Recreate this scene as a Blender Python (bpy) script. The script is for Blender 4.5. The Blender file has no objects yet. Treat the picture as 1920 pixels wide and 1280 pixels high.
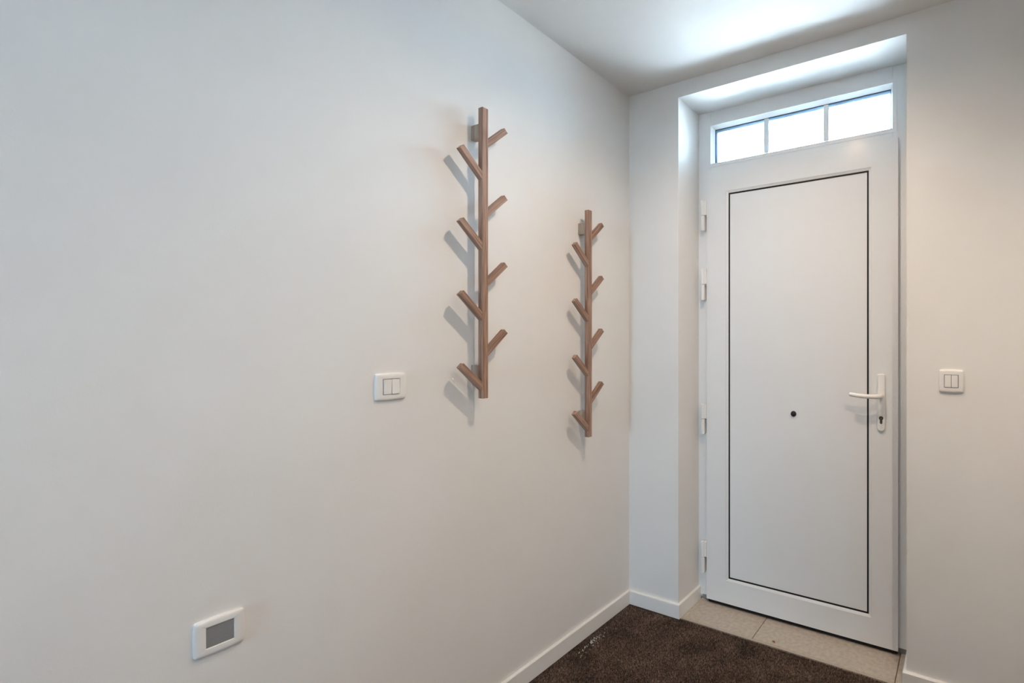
import bpy, bmesh, math, random
import numpy as np
from mathutils import Vector, Matrix

S = bpy.context.scene
COL = S.collection
PI = math.pi

# ------------------------------------------------------------------ camera
# level camera; lens axis lies right of the picture's centre (shift lens / cropped frame)
F_PX, PX, PY = 896.0, 1340.0, 644.0
cam_d = bpy.data.cameras.new('camera')
cam = bpy.data.objects.new('camera', cam_d)
COL.objects.link(cam)
cam.location = (1.527, -1.978, 1.330)
cam.rotation_euler = (PI / 2, 0, math.radians(27.53))
cam_d.sensor_width = 36.0
cam_d.lens = F_PX / 1920 * 36
cam_d.shift_x = (960 - PX) / 1920
cam_d.shift_y = (PY - 640) / 1920
cam_d.clip_start = 0.05
S.camera = cam

# ------------------------------------------------------------------ view, world, sun
S.view_settings.view_transform = 'Standard'
S.view_settings.look = 'None'
S.view_settings.gamma = 1.0
S.view_settings.use_curve_mapping = False
S.view_settings.exposure = 3.07

w = bpy.data.worlds.new('sky')
S.world = w
w.use_nodes = True
bg = w.node_tree.nodes['Background']
bg.inputs[0].default_value = (0.54, 0.77, 1.0, 1)
bg.inputs[1].default_value = 6.4

sun_d = bpy.data.lights.new('sun', 'SUN')
sun_d.energy = 26.0
sun_d.angle = math.radians(0.5)
sun_d.color = (1.0, 0.985, 0.965)
sun = bpy.data.objects.new('sun', sun_d)
COL.objects.link(sun)
sun.location = (5, -5, 8)
sun.rotation_euler = Vector((-0.80, 0.03, -0.90)).to_track_quat('-Z', 'Y').to_euler()

# daylight portals (guide sampling of the sky through the two openings; they emit nothing)
def portal(loc, rot, sx, sy):
    d = bpy.data.lights.new('daylight_portal', 'AREA')
    d.shape = 'RECTANGLE'; d.size = sx; d.size_y = sy
    d.cycles.is_portal = True
    o = bpy.data.objects.new('daylight_portal', d)
    COL.objects.link(o); o.location = loc; o.rotation_euler = rot

# ------------------------------------------------------------------ material helpers
def mat(name, col, rough=0.5, spec=0.5, metallic=0.0):
    m = bpy.data.materials.new(name)
    m.use_nodes = True
    b = m.node_tree.nodes['Principled BSDF']
    b.inputs['Base Color'].default_value = (*col, 1)
    b.inputs['Roughness'].default_value = rough
    b.inputs['Specular IOR Level'].default_value = spec
    b.inputs['Metallic'].default_value = metallic
    return m

def nodes(m):
    return m.node_tree.nodes, m.node_tree.links, m.node_tree.nodes['Principled BSDF']

def add_noise(m, c1, c2, scale, detail=4, bump=0.0, bscale=None, coord='Object', vscale=(1, 1, 1), bdist=0.001, lo=0.35, hi=0.65):
    N, L, b = nodes(m)
    tc = N.new('ShaderNodeTexCoord')
    mp = N.new('ShaderNodeMapping'); mp.inputs['Scale'].default_value = vscale
    L.new(tc.outputs[coord], mp.inputs[0])
    n = N.new('ShaderNodeTexNoise'); n.inputs['Scale'].default_value = scale; n.inputs['Detail'].default_value = detail
    L.new(mp.outputs[0], n.inputs['Vector'])
    r = N.new('ShaderNodeValToRGB')
    r.color_ramp.elements[0].color = (*c1, 1); r.color_ramp.elements[1].color = (*c2, 1)
    r.color_ramp.elements[0].position = lo; r.color_ramp.elements[1].position = hi
    L.new(n.outputs['Fac'], r.inputs[0]); L.new(r.outputs[0], b.inputs['Base Color'])
    if bump:
        n2 = N.new('ShaderNodeTexNoise'); n2.inputs['Scale'].default_value = bscale or scale; n2.inputs['Detail'].default_value = 3
        L.new(mp.outputs[0], n2.inputs['Vector'])
        bp = N.new('ShaderNodeBump'); bp.inputs['Strength'].default_value = bump; bp.inputs['Distance'].default_value = bdist
        L.new(n2.outputs['Fac'], bp.inputs['Height']); L.new(bp.outputs[0], b.inputs['Normal'])
    return m

M = {}
M['wall'] = add_noise(mat('wall_paint', (.8, .78, .75), .75, .25), (.80, .792, .78), (.82, .812, .80), 3, 3, bump=.25, bscale=260, bdist=.0006)
M['ceiling'] = add_noise(mat('ceiling_paint', (.82, .81, .79), .85, .2), (.80, .795, .785), (.82, .815, .805), 3, 3, bump=.15, bscale=200, bdist=.0005)
M['trim'] = mat('trim_paint', (.84, .83, .81), .38, .4)
M['pvc'] = mat('white_door_plastic', (.80, .80, .80), .2, .12)
M['bead'] = mat('white_bead_plastic', (.82, .82, .82), .3, .5)
M['rubber'] = mat('black_rubber', (.006, .006, .007), .55, .3)
M['blackplastic'] = mat('black_plastic', (.008, .008, .009), .22, .5)
M['handle'] = mat('white_lacquered_handle', (.84, .83, .81), .28, .5)
M['brass'] = mat('lock_cylinder_metal', (.16, .12, .10), .4, .5, .8)
M['dark'] = mat('dark_recess', (.01, .009, .008), .7, .2)
M['plate'] = mat('white_switch_plastic', (.84, .83, .82), .33, .5)
M['rocker'] = mat('white_rocker_plastic', (.86, .85, .84), .3, .5)
M['greyinsert'] = add_noise(mat('grey_insert', (.3, .3, .31), .6, .3), (.235, .24, .25), (.275, .28, .29), 900, 2, bump=.3, bscale=1500, bdist=.0004)
M['spacer'] = mat('blue_grey_spacer', (.36, .50, .68), .45, .5)
M['gasketblue'] = mat('dark_blue_gasket', (.03, .045, .07), .5, .4)
M['sill'] = mat('grey_sill', (.33, .30, .27), .5, .4)
M['alu'] = mat('beige_edge_strip', (.50, .43, .36), .4, .5, .2)
M['grout'] = mat('grout', (.12, .09, .07), .9, .1)
M['tile'] = add_noise(mat('beige_stone_tile', (.5, .43, .36), .5, .4), (.43, .375, .315), (.57, .51, .44), 55, 8, bump=.12, bscale=160, bdist=.0006, lo=.3, hi=.7)
M['crumb'] = mat('plaster_crumb', (.62, .59, .55), .9, .2)
M['leaf'] = mat('dry_leaf', (.28, .12, .04), .8, .2)
M['outside'] = add_noise(mat('pale_paving', (.5, .5, .48), .9, .2), (.50, .51, .52), (.56, .57, .58), 2, 5)
M['render'] = mat('outside_render', (.6, .6, .58), .9, .2)
M['lampring'] = mat('white_lamp_ring', (.82, .82, .81), .35, .5)

def carpet_mat(name, k=1.0, tufts=False):
    m = mat(name, (.05, .035, .028), .95, .1)
    N, L, b = nodes(m)
    tc = N.new('ShaderNodeTexCoord')
    n1 = N.new('ShaderNodeTexNoise'); n1.inputs['Scale'].default_value = 7; n1.inputs['Detail'].default_value = 3
    n2 = N.new('ShaderNodeTexNoise'); n2.inputs['Scale'].default_value = 190; n2.inputs['Detail'].default_value = 3
    L.new(tc.outputs['Object'], n1.inputs['Vector']); L.new(tc.outputs['Object'], n2.inputs['Vector'])
    a = N.new('ShaderNodeMath'); a.operation = 'MULTIPLY_ADD'; a.inputs[1].default_value = .45
    L.new(n1.outputs['Fac'], a.inputs[0])
    s = N.new('ShaderNodeMath'); s.operation = 'MULTIPLY'; s.inputs[1].default_value = .55
    L.new(n2.outputs['Fac'], s.inputs[0]); L.new(s.outputs[0], a.inputs[2])
    r = N.new('ShaderNodeValToRGB'); e = r.color_ramp.elements
    e[0].position = .36; e[0].color = (.022 * k, .014 * k, .011 * k, 1)
    e[1].position = .64; e[1].color = (.135 * k, .092 * k, .072 * k, 1)
    L.new(a.outputs[0], r.inputs[0])
    if tufts:
        at = N.new('ShaderNodeAttribute'); at.attribute_name = 'tuft'
        mr = N.new('ShaderNodeMapRange'); mr.inputs['To Min'].default_value = .35; mr.inputs['To Max'].default_value = 2.2
        L.new(at.outputs['Fac'], mr.inputs['Value'])
        mu = N.new('ShaderNodeVectorMath'); mu.operation = 'SCALE'
        L.new(r.outputs[0], mu.inputs[0]); L.new(mr.outputs[0], mu.inputs[3]); L.new(mu.outputs[0], b.inputs['Base Color'])
    else:
        L.new(r.outputs[0], b.inputs['Base Color'])
    b.inputs['Sheen Weight'].default_value = .15
    return m
M['carpet'] = carpet_mat('brown_carpet_backing', .8)
M['pile'] = carpet_mat('brown_carpet_pile', .95, True)

def wood_mat(name, dark, light):
    m = mat(name, (.3, .18, .12), .5, .35)
    N, L, b = nodes(m)
    tc = N.new('ShaderNodeTexCoord'); oi = N.new('ShaderNodeObjectInfo')
    off = N.new('ShaderNodeVectorMath'); off.operation = 'SCALE'; off.inputs[3].default_value = 7.0
    comb = N.new('ShaderNodeCombineXYZ')
    for i in range(3): L.new(oi.outputs['Random'], comb.inputs[i])
    L.new(comb.outputs[0], off.inputs[0])
    add = N.new('ShaderNodeVectorMath'); L.new(tc.outputs['Object'], add.inputs[0]); L.new(off.outputs[0], add.inputs[1])
    mp = N.new('ShaderNodeMapping'); mp.inputs['Scale'].default_value = (1, 1, .05)
    L.new(add.outputs[0], mp.inputs[0])
    n = N.new('ShaderNodeTexNoise'); n.inputs['Scale'].default_value = 160; n.inputs['Detail'].default_value = 6; n.inputs['Distortion'].default_value = .6
    L.new(mp.outputs[0], n.inputs['Vector'])
    r = N.new('ShaderNodeValToRGB'); e = r.color_ramp.elements
    e[0].position = .30; e[0].color = (*dark, 1)
    e[1].position = .70; e[1].color = (*light, 1)
    L.new(n.outputs['Fac'], r.inputs[0]); L.new(r.outputs[0], b.inputs['Base Color'])
    bp = N.new('ShaderNodeBump'); bp.inputs['Strength'].default_value = .2; bp.inputs['Distance'].default_value = .0005
    L.new(n.outputs['Fac'], bp.inputs['Height']); L.new(bp.outputs[0], b.inputs['Normal'])
    return m
M['wood'] = wood_mat('oiled_wood', (.19, .103, .072), (.46, .30, .225))
M['litwood'] = wood_mat('blue_lit_wood', (.27, .21, .17), (.46, .38, .31))  # same wood as the bars, bluish light on the blocks put into the colour

def glass_mat():
    m = bpy.data.materials.new('window_glass'); m.use_nodes = True
    N, L = m.node_tree.nodes, m.node_tree.links
    for n in list(N): N.remove(n)
    o = N.new('ShaderNodeOutputMaterial'); mx = N.new('ShaderNodeMixShader'); fr = N.new('ShaderNodeFresnel')
    t = N.new('ShaderNodeBsdfTransparent'); g = N.new('ShaderNodeBsdfGlossy')
    t.inputs[0].default_value = (.95, .97, .97, 1); g.inputs['Roughness'].default_value = .02; fr.inputs[0].default_value = 1.45
    L.new(fr.outputs[0], mx.inputs[0]); L.new(t.outputs[0], mx.inputs[1]); L.new(g.outputs[0], mx.inputs[2]); L.new(mx.outputs[0], o.inputs[0])
    return m
M['glass'] = glass_mat()

def emit_mat(name, col, s):
    m = bpy.data.materials.new(name); m.use_nodes = True
    N, L, b = nodes(m)
    b.inputs['Emission Color'].default_value = (*col, 1); b.inputs['Emission Strength'].default_value = s
    return m

# ------------------------------------------------------------------ mesh helpers
def bx(bm, x0, x1, y0, y1, z0, z1, mtx=None):
    v = [bm.verts.new((x, y, z)) for x in (x0, x1) for y in (y0, y1) for z in (z0, z1)]
    for f in ((0, 1, 3, 2), (4, 6, 7, 5), (0, 4, 5, 1), (2, 3, 7, 6), (0, 2, 6, 4), (1, 5, 7, 3)):
        bm.faces.new([v[i] for i in f])
    if mtx is not None: bmesh.ops.transform(bm, matrix=mtx, verts=v)
    return v

def prism(bm, pts, axis, a0, a1):
    """extrude a closed 2-D outline along an axis (0 x, 1 y, 2 z)"""
    def P(p, a):
        q = list(p); q.insert(axis, a); return q
    A = [bm.verts.new(P(p, a0)) for p in pts]; B = [bm.verts.new(P(p, a1)) for p in pts]
    n = len(pts)
    bm.faces.new(A); bm.faces.new(B[::-1])
    for i in range(n): bm.faces.new((A[i], B[i], B[(i + 1) % n], A[(i + 1) % n]))

def tube(bm, pts, rad, seg=16, flat=1.0):
    """swept round bar through points, rad per point; flat squashes along world z"""
    rings = []
    n = len(pts); pts = [Vector(p) for p in pts]
    for i, p in enumerate(pts):
        t = (pts[min(i + 1, n - 1)] - pts[max(i - 1, 0)]).normalized()
        up = Vector((0, 0, 1)) if abs(t.z) < .9 else Vector((1, 0, 0))
        s = t.cross(up).normalized(); u = s.cross(t).normalized()
        r = rad[i] if hasattr(rad, '__len__') else rad
        rings.append([bm.verts.new(p + s * math.cos(2 * PI * k / seg) * r + u * math.sin(2 * PI * k / seg) * r * flat) for k in range(seg)])
    for a, b in zip(rings, rings[1:]):
        for k in range(seg): bm.faces.new((a[k], a[(k + 1) % seg], b[(k + 1) % seg], b[k]))
    bm.faces.new(rings[0][::-1]); bm.faces.new(rings[-1])

def lathe(bm, prof, axis='z', seg=32):
    """revolve (radius, height) profile"""
    rings = []
    for r, h in prof:
        ring = []
        if r < 1e-6:
            p = {'z': (0, 0, h), 'y': (0, h, 0)}[axis]; ring = [bm.verts.new(p)]
        else:
            for k in range(seg):
                c, s = math.cos(2 * PI * k / seg) * r, math.sin(2 * PI * k / seg) * r
                ring.append(bm.verts.new({'z': (c, s, h), 'y': (c, h, s)}[axis]))
        rings.append(ring)
    for a, b in zip(rings, rings[1:]):
        for k in range(seg):
            k2 = (k + 1) % seg
            if len(a) == 1 and len(b) == 1: continue
            if len(a) == 1: bm.faces.new((a[0], b[k2], b[k]))
            elif len(b) == 1: bm.faces.new((a[k], a[k2], b[0]))
            else: bm.faces.new((a[k], a[k2], b[k2], b[k]))

def finish(bm, bevel=0.0, seg=2):
    bmesh.ops.recalc_face_normals(bm, faces=bm.faces)
    if bevel:
        ed = [e for e in bm.edges if len(e.link_faces) == 2 and e.calc_face_angle(0) > .5]
        bmesh.ops.bevel(bm, geom=ed, offset=bevel, segments=seg, profile=.5, affect='EDGES')
    return bm

def obj(name, bm, m, parent=None, loc=(0, 0, 0), rot=(0, 0, 0), bevel=0.0, smooth=False, seg=2):
    finish(bm, bevel, seg)
    me = bpy.data.meshes.new(name); bm.to_mesh(me); bm.free()
    me.materials.append(m)
    if smooth:
        me.polygons.foreach_set('use_smooth', [True] * len(me.polygons))
        try: me.set_sharp_from_angle(angle=math.radians(38))
        except Exception: pass
    o = bpy.data.objects.new(name, me); COL.objects.link(o)
    o.location = loc; o.rotation_euler = rot
    if parent: o.parent = parent
    return o

def child_at(name, bm_world, m, parent, **k):
    """mesh given in world coordinates, parented to a root that only has a translation"""
    bmesh.ops.translate(bm_world, verts=bm_world.verts, vec=-root_loc(parent))
    return obj(name, bm_world, m, parent, **k)

def root_loc(o):
    v = Vector(o.location)
    if o.parent: v += root_loc(o.parent)
    return v

def empty(name, loc):
    o = bpy.data.objects.new(name, None); COL.objects.link(o); o.location = loc; o.empty_display_size = .05
    return o

def tag(o, label=None, cat=None, group=None, kind=None):
    if label: o['label'] = label
    if cat: o['category'] = cat
    if group: o['group'] = group
    if kind: o['kind'] = kind
    return o

def NB(): return bmesh.new()

def box_obj(name, dims, m, parent=None, bevel=0.0, **k):
    bm = NB(); bx(bm, *dims)
    if parent: return child_at(name, bm, m, parent, bevel=bevel, **k)
    return obj(name, bm, m, bevel=bevel, **k)

# ------------------------------------------------------------------ room shell
H = 2.60
XL, XR, ZT, YF = 0.297, 1.331, 2.525, 0.200      # door recess: sides, top, frame face
RX, RY, RB = 2.25, -3.60, -7.30                 # far right wall, partition behind the camera, end of the room behind

fl = box_obj('floor', (-.2, RX + .2, RB - .2, 0.0, -.12, -.006), M['carpet'])
tag(fl, 'dark brown carpeted hall floor with a tiled door threshold', kind='structure')
# screed under the threshold tiles
box_obj('threshold_bed', (XL, XR, -.0, .30, -.12, -.006), M['grout'], fl)
wl = tag(box_obj('wall_left', (-.2, 0, RB - .2, .34, -.12, H + .2), M['wall']), 'off-white painted side wall carrying the coat racks', kind='structure')
bm = NB()
bx(bm, 0, XL, 0, .34, -.12, H + .2); bx(bm, XR, RX + .2, 0, .34, -.12, H + .2); bx(bm, XL, XR, 0, .34, ZT, H + .2)
wb = tag(obj('wall_back', bm, M['wall']), 'off-white painted wall with the deep door recess', kind='structure')
VY0, VY1, VZ0, VZ1 = -3.08, -2.68, 1.76, 2.16       # unseen window, added to throw cool fill on the coat rack wall
bm = NB()
bx(bm, RX, RX + .2, RB - .2, VY0, -.12, H + .2); bx(bm, RX, RX + .2, VY1, 0, -.12, H + .2)
bx(bm, RX, RX + .2, VY0, VY1, VZ1, H + .2); bx(bm, RX, RX + .2, VY0, VY1, -.12, VZ0)
tag(obj('wall_right', bm, M['wall']), 'off-white painted wall opposite the coat racks', kind='structure')
w3 = tag(empty('fill_window', (RX + .12, (VY0 + VY1) / 2, VZ0)), 'unseen small white framed window added opposite the coat racks for cool fill light', kind='structure')
bm = NB()
bx(bm, RX + .09, RX + .16, VY0, VY0 + .05, VZ0, VZ1); bx(bm, RX + .09, RX + .16, VY1 - .05, VY1, VZ0, VZ1)
bx(bm, RX + .09, RX + .16, VY0 + .05, VY1 - .05, VZ1 - .05, VZ1); bx(bm, RX + .09, RX + .16, VY0 + .05, VY1 - .05, VZ0, VZ0 + .05)
child_at('window_frame', bm, M['pvc'], w3)
box_obj('pane', (RX + .122, RX + .128, VY0 + .045, VY1 - .045, VZ0 + .045, VZ1 - .045), M['glass'], w3)
tag(box_obj('ceiling', (0, RX, RB, 0, H, H + .2), M['ceiling']), 'plain white painted ceiling', kind='structure')
# partition behind the camera with an open doorway to a second room, which has its own window
GX0, GX1, GZ1 = .10, .95, 2.02
bm = NB()
bx(bm, 0, GX0, RY - .12, RY, -.12, H + .2); bx(bm, GX1, RX, RY - .12, RY, -.12, H + .2); bx(bm, GX0, GX1, RY - .12, RY, GZ1, H + .2)
tag(obj('wall_front', bm, M['wall']), 'off-white painted partition with an open doorway behind the viewer', kind='structure')
R2 = RB
WX0, WX1, WZ0, WZ1 = .57, 1.39, 1.00, 2.26
bm = NB()
bx(bm, 0, WX0, R2 - .2, R2, -.12, H + .2); bx(bm, WX1, RX, R2 - .2, R2, -.12, H + .2); bx(bm, WX0, WX1, R2 - .2, R2, WZ1, H + .2); bx(bm, WX0, WX1, R2 - .2, R2, -.12, WZ0)
tag(obj('wall_far', bm, M['wall']), 'off-white painted window wall of the room behind', kind='structure')
w2 = tag(empty('window_2', ((WX0 + WX1) / 2, R2 - .12, WZ0)), 'white framed window of the room behind', kind='structure')
bm = NB()
bx(bm, WX0, WX0 + .05, R2 - .16, R2 - .09, WZ0, WZ1); bx(bm, WX1 - .05, WX1, R2 - .16, R2 - .09, WZ0, WZ1)
bx(bm, WX0 + .05, WX1 - .05, R2 - .16, R2 - .09, WZ1 - .05, WZ1); bx(bm, WX0 + .05, WX1 - .05, R2 - .16, R2 - .09, WZ0, WZ0 + .05)
child_at('window_frame', bm, M['pvc'], w2)
box_obj('pane', (WX0 + .045, WX1 - .045, R2 - .128, R2 - .122, WZ0 + .045, WZ1 - .045), M['glass'], w2)

# paving outside, on both sides of the house
g = box_obj('ground', (-30, 30, -30, 30, -.5, -.16), M['outside'])
tag(g, 'pale paved ground outside the house', kind='structure')

portal(((.369 + 1.256) / 2, .30, 2.353), (-PI / 2, 0, 0), .89, .20)
portal(((WX0 + WX1) / 2, R2 - .17, (WZ0 + WZ1) / 2), (PI / 2, 0, 0), WX1 - WX0, WZ1 - WZ0)

portal((RX + .17, (VY0 + VY1) / 2, (VZ0 + VZ1) / 2), (PI / 2, 0, PI / 2), VY1 - VY0, VZ1 - VZ0)

# baseboards (bevelled top edge)
BH, BT = .068, .013
def base_run(bm, axis, a0, a1, pos, sign):
    """axis 0: runs along x at y=pos ; axis 1: runs along y at x=pos ; sign: side it sticks out to"""
    prof = [(pos, 0), (pos + sign * BT, 0), (pos + sign * BT, BH - .003), (pos + sign * (BT - .003), BH), (pos, BH)]
    prism(bm, prof, axis, a0, a1)
bm = NB(); base_run(bm, 1, RY, 0, 0, 1)
tag(obj('baseboard_left', bm, M['trim']), 'white baseboard along the coat rack wall', kind='structure')
bm = NB(); base_run(bm, 0, BT, XL + BT, 0, -1); base_run(bm, 1, 0, YF, XL, 1)
tag(obj('baseboard_back', bm, M['trim']), 'white baseboard turning into the door recess on the hinge side', kind='structure')
bm = NB(); base_run(bm, 0, XR - BT, RX, 0, -1); base_run(bm, 1, 0, YF, XR, -1)
tag(obj('baseboard_entrance', bm, M['trim']), 'white baseboard on the handle side of the door recess', kind='structure')
bm = NB(); base_run(bm, 1, RY, -BT, RX, -1)
tag(obj('baseboard_right', bm, M['trim']), 'white baseboard of the wall opposite the coat racks', kind='structure')

# threshold tiles: 60 cm wide, joints at x = .68 and 1.287
T0, T1 = .010, .214
for x0, x1 in ((XL + BT, .6785), (.6815, 1.2855), (1.2885, XR - BT)):
    box_obj('tile', (x0, x1, T0 + .002, T1, -.010, 0), M['tile'], fl, bevel=.0008)
bm = NB(); bx(bm, XL + BT, XR - BT, -.0005, T0 - .0008, -.012, .0012)
child_at('edge_strip', bm, M['alu'], fl, bevel=.0006)

# ------------------------------------------------------------------ carpet pile (real tufts where the photo shows the floor)
rng = np.random.default_rng(5)
def pile_patch(x0, x1, y0, y1, step, h):
    nx, ny = int((x1 - x0) / step), int((y1 - y0) / step)
    X, Y = np.meshgrid(x0 + (np.arange(nx) + .5) * step, y0 + (np.arange(ny) + .5) * step)
    X = X.ravel() + rng.uniform(-.4, .4, nx * ny) * step; Y = Y.ravel() + rng.uniform(-.4, .4, nx * ny) * step
    X = np.clip(X, x0 + .002, x1 - .002); Y = np.clip(Y, y0 + .002, y1 - .002)
    n = len(X); r = rng.uniform(.45, .8, n) * step; a = rng.uniform(0, 2 * PI, n); hh = h * rng.uniform(.55, 1.15, n)
    V = np.zeros((n, 4, 3))
    for k in range(3):
        V[:, k, 0] = X + r * np.cos(a + k * 2.0944); V[:, k, 1] = Y + r * np.sin(a + k * 2.0944); V[:, k, 2] = -.0065
    V[:, 3, 0] = X + rng.normal(0, .35, n) * step; V[:, 3, 1] = Y + rng.normal(0, .35, n) * step; V[:, 3, 2] = -.006 + hh
    V[:, :, 0] = np.clip(V[:, :, 0], x0, x1); V[:, :, 1] = np.clip(V[:, :, 1], y0, y1)
    return V
P = np.concatenate([pile_patch(BT, RX - BT, -1.60, -.0005 - .0005, .0048, .0075)])
# keep clear of the baseboards of the back wall
ok = ~((P[:, :, 1].max(1) > -BT) & ((P[:, :, 0].min(1) < XL + BT) | (P[:, :, 0].max(1) > XR - BT)))
P = P[ok]; n = len(P)
me = bpy.data.meshes.new('carpet_pile')
me.vertices.add(n * 4); me.vertices.foreach_set('co', P.reshape(-1))
idx = (np.arange(n)[:, None] * 4 + np.array([0, 1, 3, 1, 2, 3, 2, 0, 3])).reshape(-1)
me.loops.add(n * 9); me.loops.foreach_set('vertex_index', idx)
me.polygons.add(n * 3); me.polygons.foreach_set('loop_start', np.arange(n * 3) * 3)
me.update(calc_edges=True); me.validate()
at = me.attributes.new('tuft', 'FLOAT', 'POINT'); at.data.foreach_set('value', np.repeat(rng.uniform(0, 1, n) ** 1.4, 4))
me.materials.append(M['pile'])
cp = bpy.data.objects.new('carpet_pile', me); COL.objects.link(cp); cp.parent = fl
tag(cp, 'short dark brown carpet pile', kind='stuff')

# plaster crumbs scattered on the carpet beside the baseboard
random.seed(3)
bm = NB()
for i in range(48):
    t = random.gauss(0, 1)
    y = -.335 + t * .055; x = .045 + abs(random.gauss(0, .022)) + max(0, -(y + .38)) * .25
    r = random.uniform(.0010, .0026)
    mt = Matrix.Translation((x, y, .0015 + r * .6)) @ Matrix.Rotation(random.uniform(0, 6), 4, Vector((random.random(), random.random(), 1)).normalized()) @ Matrix.Diagonal((1.5, 1, .8, 1))
    bmesh.ops.create_icosphere(bm, subdivisions=1, radius=r, matrix=mt)
tag(obj('plaster_crumbs', bm, M['crumb']), 'scatter of tiny white plaster crumbs on the carpet beside the baseboard', 'crumbs', kind='stuff')
# dry leaf scrap on the tile
bm = NB()
vs = [bm.verts.new(p) for p in ((-.009, 0, .0), (-.003, .005, .002), (.006, .004, .0015), (.010, 0, .0005), (.003, -.005, .002), (-.004, -.004, .001))]
c = bm.verts.new((.001, 0, .0035))
for i in range(6): bm.faces.new((vs[i], vs[(i + 1) % 6], c))
r = bmesh.ops.extrude_face_region(bm, geom=bm.faces[:])
bmesh.ops.translate(bm, verts=[e for e in r['geom'] if isinstance(e, bmesh.types.BMVert)], vec=(0, 0, .0007))
tag(obj('leaf_scrap', bm, M['leaf'], loc=(.775, .034, .0002), rot=(0, 0, -.5)), 'tiny brown dry leaf scrap on the beige threshold tile', 'leaf')

# ------------------------------------------------------------------ entrance door
d1 = tag(empty('door_1', ((XL + XR) / 2, YF, 0)), 'white plastic entrance door with a flat panel, lever handle and four hinges', kind='structure')
FD = .285                                   # back of the frame
OX0, OX1, OZ0, OZ1 = .369, 1.256, 2.256, 2.452   # transom light opening
box_obj('jamb', (XL, OX0, YF, FD, .028, ZT), M['pvc'], d1, bevel=.002)
box_obj('jamb', (OX1, XR, YF, FD, .028, ZT), M['pvc'], d1, bevel=.002)
box_obj('head_rail', (OX0, OX1, YF, FD, OZ1, ZT), M['pvc'], d1, bevel=.0008)
box_obj('transom_rail', (OX0, OX1, YF, FD, 2.17, OZ0), M['pvc'], d1, bevel=.0008)
box_obj('sill', (XL + BT, XR - BT, YF + .015, FD, -.006, .027), M['sill'], d1, bevel=.001)

LX0, LX1, LZ0, LZ1, LY = .355, 1.280, .023, 2.210, .180      # door leaf face
PX0, PX1, PZ0, PZ1 = .480, 1.157, .151, 2.085                # black line round the panel
PYF = LY + .007                                              # panel face, slightly recessed
leaf = box_obj('door_leaf', (PX0 - .01, PX1 + .01, PYF, LY + .05, PZ0 - .01, PZ1 + .01), M['pvc'], d1)
leaf['label'] = 'flat white panel of the entrance door'
def mitre(name, side, bw):
    """one of four mitred frame members with sloped inner bead edge, section thickness LY..LY+.055"""
    bm = NB()
    ix0, ix1, iz0, iz1 = PX0 - bw, PX1 + bw, PZ0 - bw, PZ1 + bw       # inner edge of the flat face
    O = {'l': ((LX0, LZ0), (LX0, LZ1), (ix0, iz1), (ix0, iz0)), 'r': ((LX1, LZ1), (LX1, LZ0), (ix1, iz0), (ix1, iz1)),
         'b': ((LX1, LZ0), (LX0, LZ0), (ix0, iz0), (ix1, iz0)), 't': ((LX0, LZ1), (LX1, LZ1), (ix1, iz1), (ix0, iz1))}[side]
    prism(bm, [(p[0], p[1]) for p in O], 1, LY, LY + .019)
    return child_at(name, bm, M['pvc'], leaf, bevel=.0003)
BW = .013
mitre('stile', 'l', BW); mitre('stile', 'r', BW); mitre('rail', 'b', BW); mitre('rail', 't', BW)
# inner body of the leaf (rebate) behind the overlapping lip
bm = NB()
bx(bm, LX0 + .018, PX0 - .012, LY + .0185, LY + .06, LZ0 + .015, LZ1 - .04); bx(bm, PX1 + .012, LX1 - .028, LY + .0185, LY + .06, LZ0 + .015, LZ1 - .04)
child_at('rebate', bm, M['dark'], leaf)
# sloped glazing beads
def bead(side):
    bm = NB()
    g_ = .0016
    o = (PX0 - BW + .0003, PX1 + BW - .0003, PZ0 - BW + .0003, PZ1 + BW - .0003); i = (PX0 - g_, PX1 + g_, PZ0 - g_, PZ1 + g_)
    C4o = [(o[0], o[2]), (o[1], o[2]), (o[1], o[3]), (o[0], o[3])]; C4i = [(i[0], i[2]), (i[1], i[2]), (i[1], i[3]), (i[0], i[3])]
    k = {'b': 0, 'r': 1, 't': 2, 'l': 3}[side]; k2 = (k + 1) % 4
    yo, yi, yb = LY + .0008, LY + .0062, LY + .012
    A = [(C4o[k], yo), (C4o[k2], yo), (C4i[k2], yi), (C4i[k], yi)]
    f = [bm.verts.new((p[0], y, p[1])) for p, y in A]; b = [bm.verts.new((p[0], yb, p[1])) for p, y in A]
    bm.faces.new(f); bm.faces.new(b[::-1])
    for q in range(4): bm.faces.new((f[q], b[q], b[(q + 1) % 4], f[(q + 1) % 4]))
    child_at('panel_bead', bm, M['bead'], leaf)
for s in 'brtl': bead(s)
# black gasket line
bm = NB()
gw = .0056
yy0, yy1 = PYF - .0012, PYF + .004
bx(bm, PX0 - .002, PX0 + gw, yy0, yy1, PZ0 - .002, PZ1 + .002); bx(bm, PX1 - gw, PX1 + .002, yy0, yy1, PZ0 - .002, PZ1 + .002)
bx(bm, PX0 + gw, PX1 - gw, yy0, yy1, PZ0 - .002, PZ0 + gw); bx(bm, PX0 + gw, PX1 - gw, yy0, yy1, PZ1 - gw, PZ1 + .002)
gk = child_at('gasket', bm, M['rubber'], leaf); gk['label'] = 'thin black rubber line round the panel'
# bottom draught seal
box_obj('bottom_seal', (LX0 + .004, LX1 - .004, LY + .014, LY + .034, .003, LZ0 + .004), M['rubber'], leaf)
# spy-hole cover
bm = NB(); lathe(bm, [(0, -.0105), (.005, -.0100), (.0095, -.0082), (.0125, -.005), (.0138, -.0015), (.0138, .0012)], 'y', 32)
k = obj('spyhole', bm, M['blackplastic'], leaf, loc=Vector((.817, PYF, 1.0)) - root_loc(leaf), smooth=True)
k['label'] = 'round black spy-hole cover'

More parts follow.
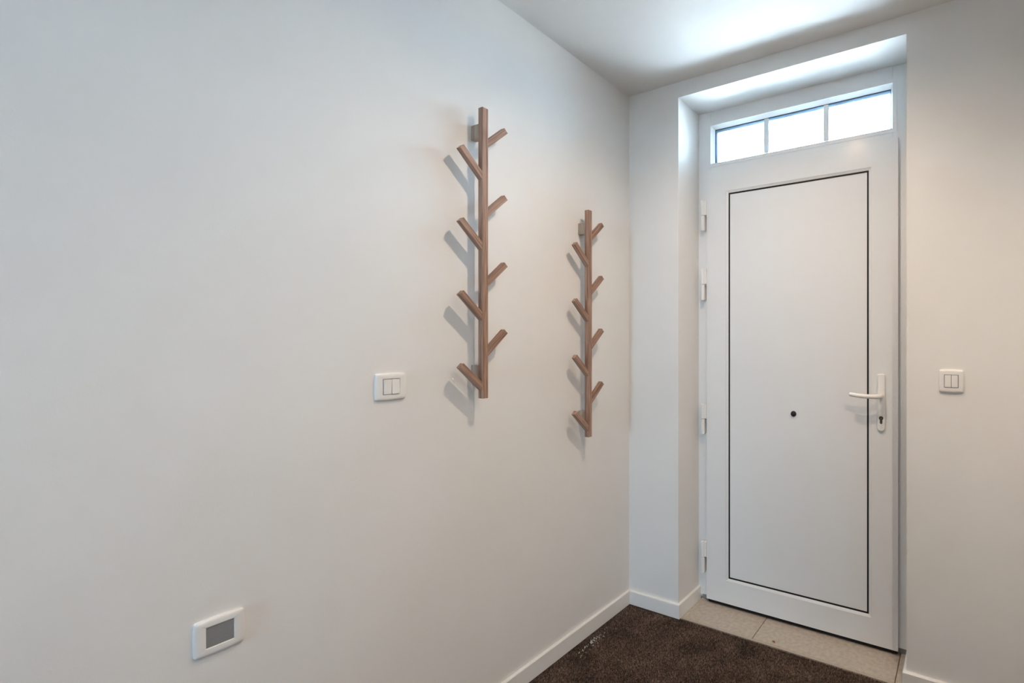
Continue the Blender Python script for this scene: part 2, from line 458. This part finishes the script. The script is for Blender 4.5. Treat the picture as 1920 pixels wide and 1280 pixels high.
# hinges: lower knuckle fixed to the frame, upper knuckle with a flap to the leaf, dark gap beside the lower one
for z0, z1 in ((1.909, 2.066), (1.552, 1.716), (.866, 1.022), (.153, .316)):
    hz = (z0 + z1) / 2
    h = box_obj('hinge', (.333, .343, YF - .020, YF - .0005, z0 + .003, hz - .002), M['bead'], d1, bevel=.0015)
    box_obj('flap', (.340, LX0 + .001, YF - .028, YF - .006, hz + .002, z1 - .003), M['bead'], h, bevel=.0015)
    for a, b in ((z0, hz - .0009), (hz + .0009, z1)):
        bm = NB(); L_ = b - a
        lathe(bm, [(0, 0), (.0080, 0), (.0100, .002), (.0100, L_ - .002), (.0080, L_), (.003, L_), (.0025, L_ - .001), (0, L_ - .001)], 'z', 24)
        obj('knuckle', bm, M['handle'], h, loc=Vector((.3375, YF - .027, a)) - root_loc(h), smooth=True)

# handle: back plate, lever, lock cylinder
HX = 1.2125
bm = NB()
pts = []
hw, zb, zt = .0158, .954, 1.199
for q in range(17): t = PI + PI * q / 16; pts.append((HX + hw * math.cos(t), zb + hw + hw * math.sin(t) * 1.0))
for q in range(17): t = PI * q / 16; pts.append((HX + hw * math.copysign(abs(math.cos(t)) ** .55, math.cos(t)), zt - .010 + .010 * math.sin(t) ** .6))
prism(bm, pts, 1, LY - .0105, LY + .001)
hp = child_at('handle_plate', bm, M['handle'], d1, bevel=.0028, smooth=True, seg=3)
HZ = 1.106
bm = NB()
tube(bm, [(HX + .001, LY - .008, HZ), (HX + .001, LY - .036, HZ), (HX - .001, LY - .046, HZ), (HX - .008, LY - .053, HZ + .0002), (HX - .022, LY - .056, HZ), (HX - .06, LY - .057, HZ - .0005),
          (HX - .09, LY - .0565, HZ + .0015), (HX - .115, LY - .054, HZ + .0045), (HX - .1235, LY - .052, HZ + .0055)],
     [.0100, .0100, .0105, .0108, .0102, .0098, .0096, .0094, .0078], 20, .95)
child_at('lever', bm, M['handle'], hp, smooth=True)
bm = NB(); pts = []
kz = 1.010
for q in range(25): t = -PI / 2 + .62 + (2 * PI - 1.24) * q / 24; pts.append((HX + .0087 * math.cos(t), kz + .0087 * math.sin(t)))
for q in range(9): t = PI + PI * q / 8; pts.append((HX + .0050 * math.cos(t), kz - .0195 + .0050 * math.sin(t)))
prism(bm, pts, 1, LY - .0108, LY - .004)
cy = child_at('lock_cylinder', bm, M['dark'], hp); cy['label'] = 'dark lock cylinder opening'
bm = NB(); lathe(bm, [(0, -.0008), (.0052, -.0008), (.0058, .001)], 'y', 20); bx(bm, -.0024, .0024, -.0006, .001, -.0235, -.006)
obj('cylinder_face', bm, M['brass'], hp, loc=Vector((HX, LY - .0106, kz)) - root_loc(hp))

# ------------------------------------------------------------------ transom light over the door
w1 = tag(empty('window_1', ((XL + XR) / 2, YF + .03, OZ0)), 'narrow transom window of three panes above the entrance door', kind='structure')
GY = YF + .034
def tbead(side):
    bm = NB(); b_ = .011
    o = (OX0, OX1, OZ0, OZ1); i = (OX0 + b_, OX1 - b_, OZ0 + b_, OZ1 - b_)
    Co = [(o[0], o[2]), (o[1], o[2]), (o[1], o[3]), (o[0], o[3])]; Ci = [(i[0], i[2]), (i[1], i[2]), (i[1], i[3]), (i[0], i[3])]
    k = {'b': 0, 'r': 1, 't': 2, 'l': 3}[side]; k2 = (k + 1) % 4
    yo, yi, yb = YF + .004, GY - .004, GY - .001
    f = [bm.verts.new((p[0], y, p[1])) for p, y in ((Co[k], yo), (Co[k2], yo), (Ci[k2], yi), (Ci[k], yi))]
    b = [bm.verts.new((p[0], yb, p[1])) for p in (Co[k], Co[k2], Ci[k2], Ci[k])]
    bm.faces.new(f); bm.faces.new(b[::-1])
    for q in range(4): bm.faces.new((f[q], b[q], b[(q + 1) % 4], f[(q + 1) % 4]))
    child_at('glazing_bead', bm, M['bead'], w1)
for s in 'brtl': tbead(s)
def ring(name, b0, b1, y0, y1, m):
    bm = NB()
    bx(bm, OX0 + b0, OX0 + b1, y0, y1, OZ0 + b0, OZ1 - b0); bx(bm, OX1 - b1, OX1 - b0, y0, y1, OZ0 + b0, OZ1 - b0)
    bx(bm, OX0 + b1, OX1 - b1, y0, y1, OZ0 + b0, OZ0 + b1); bx(bm, OX0 + b1, OX1 - b1, y0, y1, OZ1 - b1, OZ1 - b0)
    return child_at(name, bm, m, w1)
ring('gasket', .0095, .0130, GY - .004, GY, M['gasketblue'])
bm = NB()
bx(bm, OX0 + .002, OX0 + .020, GY + .0045, GY + .0195, OZ0 + .002, OZ1 - .002); bx(bm, OX1 - .014, OX1 - .002, GY + .0045, GY + .0195, OZ0 + .002, OZ1 - .002)
bx(bm, OX0 + .020, OX1 - .014, GY + .0045, GY + .0195, OZ0 + .002, OZ0 + .012); bx(bm, OX0 + .020, OX1 - .014, GY + .0045, GY + .0195, OZ1 - .025, OZ1 - .002)
child_at('spacer', bm, M['spacer'], w1)
ring('outer_bead', .0, .012, GY + .0245, FD, M['bead'])
ring('glazing_lip', -.017, 0.0, YF - .0018, YF + .001, M['pvc'])
for y in (GY, GY + .02):
    box_obj('pane', (OX0 + .001, OX1 - .001, y, y + .004, OZ0 + .001, OZ1 - .001), M['glass'], w1)
for x in (.6645, .9605):
    box_obj('muntin', (x - .0130, x + .0130, GY - .009, GY - .0003, OZ0 + .0138, OZ1 - .0138), M['bead'], w1, bevel=.0055, smooth=True)

# ------------------------------------------------------------------ wall plates
def plate_outline(hw, hh, bulge, rc, nseg=10):
    """square plate with gently bowed sides and rounded corners (local a, b)"""
    pts = []
    for cxs, czs, a0 in ((1, 1, 0), (-1, 1, PI / 2), (-1, -1, PI), (1, -1, 3 * PI / 2)):
        for q in range(6):
            t = a0 + PI / 2 * q / 5
            pts.append((cxs * (hw - rc) + rc * math.cos(t), czs * (hh - rc) + rc * math.sin(t)))
        # side to next corner
        nx = {(1, 1): ((hw - rc, hh), (-hw + rc, hh), (0, 1)), (-1, 1): ((-hw, hh - rc), (-hw, -hh + rc), (-1, 0)), (-1, -1): ((-hw + rc, -hh), (hw - rc, -hh), (0, -1)), (1, -1): ((hw, -hh + rc), (hw, hh - rc), (1, 0))}[(cxs, czs)]
        for q in range(1, nseg):
            t = q / nseg; s = 4 * t * (1 - t) * bulge
            pts.append((nx[0][0] + (nx[1][0] - nx[0][0]) * t + nx[2][0] * s, nx[0][1] + (nx[1][1] - nx[0][1]) * t + nx[2][1] * s))
    return pts

def plate_mesh(hw, hh, hole, thick=.0095):
    """local frame: x = width, y = out of the wall is -y, z up; domed plate with a square opening"""
    bm = NB()
    out = plate_outline(hw, hh, .0016, .005)
    n = len(out)
    def ringv(scale_in, y):
        return [bm.verts.new((a - math.copysign(min(abs(a), scale_in), a) if False else a * (1 - scale_in / hw), y, b * (1 - scale_in / hh))) for a, b in out]
    R = [ringv(.0, 0), ringv(0, -thick * .45), ringv(.0015, -thick * .78), ringv(.0042, -thick * .95), ringv(.009, -thick)]
    # square opening ring: project outline onto the square
    def sq(h, y):
        o = []
        for a, b in out:
            k = h / max(abs(a) / hw, abs(b) / hh) ; o.append(bm.verts.new((a / hw * k, y, b / hh * k)))
        return o
    R += [sq(hole + .0012, -thick), sq(hole, -thick + .0012), sq(hole, -.001)]
    for A, B in zip(R, R[1:]):
        for i in range(n): bm.faces.new((A[i], A[(i + 1) % n], B[(i + 1) % n], B[i]))
    bm.faces.new(R[0]); bm.faces.new(R[-1])
    return bm

def light_switch(loc, rotz, hw, hh, label, tilt):
    t = tag(empty('light_switch', loc), label, 'light switch', 'double rocker switches')
    t.rotation_euler = (0, 0, rotz)
    hole = .0235
    obj('cover_plate', plate_mesh(hw, hh, hole), M['plate'], t, smooth=True)
    bm = NB(); bx(bm, -hole + .0002, hole - .0002, -.004, -.0015, -hole + .0002, hole - .0002)
    obj('module_recess', bm, M['dark'], t)
    for s, a in zip((-1, 1), tilt):
        bm = NB(); cx = s * .01135
        bx(bm, -.0107, .0107, -.0042, .0042, -.0221, .0221)
        # rocker: tilted slab
        obj('rocker', bm, M['rocker'], t, loc=(cx, -.0078, 0), rot=(a, 0, 0), bevel=.0008)
    return t
light_switch((0, -1.157, 1.2015), PI / 2, .0425, .0395, 'white double rocker light switch on the coat rack wall', (.055, -.055))
light_switch((1.486, 0, 1.191), 0, .0405, .0415, 'white double rocker light switch beside the lever handle of the entrance door', (.012, .012))

t = tag(empty('wall_plate', (0, -1.528, .663)), 'white square wall plate with a grey sunken centre, low on the coat rack wall', 'wall plate')
t.rotation_euler = (0, 0, PI / 2)
obj('cover_plate', plate_mesh(.042, .0405, .0235), M['plate'], t, smooth=True)
bm = NB(); bx(bm, -.0232, .0232, -.0072, -.0015, -.0232, .0232)
o = obj('centre_insert', bm, M['greyinsert'], t); o['label'] = 'matt grey square insert'

# ------------------------------------------------------------------ coat racks
SP = .0222; BR = .0200; XF = .061; BL = .1215
def bar_mesh(name, w_, l_, z0=0.0):
    bm = NB(); bx(bm, -w_ / 2, w_ / 2, -w_ / 2, w_ / 2, z0, l_); finish(bm, .0008, 2)
    me = bpy.data.meshes.new(name); bm.to_mesh(me); bm.free(); me.materials.append(M['wood']); return me
me_spine = bar_mesh('spine', SP, 1.003)
me_branch = bar_mesh('branch', BR, BL)
bm = NB(); bx(bm, 0, XF - SP + .0005, -.0105, .0105, 0, .050); finish(bm, .0015, 2)
me_block = bpy.data.meshes.new('wall_block'); bm.to_mesh(me_block); bm.free(); me_block.materials.append(M['litwood'])
def part(name, me, parent, loc, rot=(0, 0, 0)):
    o = bpy.data.objects.new(name, me); COL.objects.link(o); o.parent = parent; o.location = loc; o.rotation_euler = rot; return o
def coat_rack(yc, z0, label):
    t = tag(empty('coat_rack', (0, yc, z0)), label, 'coat rack', 'wooden coat racks on the wall')
    xc = XF - SP / 2
    part('spine', me_spine, t, (xc, 0, 0))
    c = math.sqrt(.5)
    for k in range(4):
        # lower corner of each tip -> start on the spine's centre line
        zt = .110 + .2415 * k
        part('branch', me_branch, t, (xc, 0, zt + BR / 2 * c - BL * c), (PI / 4, 0, 0))
        zt = .2265 + .2415 * k
        part('branch', me_branch, t, (xc, 0, zt + BR / 2 * c - BL * c), (-PI / 4, 0, 0))
    for z in (.064, .899):
        part('wall_block', me_block, t, (0, -.001, z))
    return t
coat_rack(-.880, 1.141, 'wooden branch-shaped coat rack hanging higher, next to the wall switch')
coat_rack(-.357, .917, 'wooden branch-shaped coat rack hanging lower, near the corner by the door')

# ------------------------------------------------------------------ recessed ceiling spots
WARM = (1.0, .80, .60)
def downlight(x, y, power, cone, blend, label):
    t = tag(empty('ceiling_spot', (x, y, H)), label, 'ceiling light', 'recessed ceiling spots')
    bm = NB(); lathe(bm, [(.030, -.0002), (.043, -.0002), (.0425, -.003), (.036, -.005), (.031, -.004), (.030, -.0002)], 'z', 40)
    obj('trim_ring', bm, M['lampring'], t, smooth=True)
    bm = NB(); lathe(bm, [(0, -.0022), (.0298, -.0018), (.0298, -.0003), (0, -.0003)], 'z', 32)
    obj('lamp_lens', bm, emit_mat('warm_lamp_glow', WARM, .5), t)
    d = bpy.data.lights.new('spot_lamp', 'SPOT'); d.energy = power; d.color = WARM
    d.spot_size = math.radians(cone); d.spot_blend = blend; d.shadow_soft_size = .018
    o = bpy.data.objects.new('spot_lamp', d); COL.objects.link(o); o.parent = t; o.location = (0, 0, -.025)
downlight(.93, -.70, 5.3, 160, .9, 'warm recessed ceiling spot in front of the entrance door')
downlight(1.85, -1.25, 8.5, 140, 1.0, 'warm recessed ceiling spot near the wall opposite the coat racks')
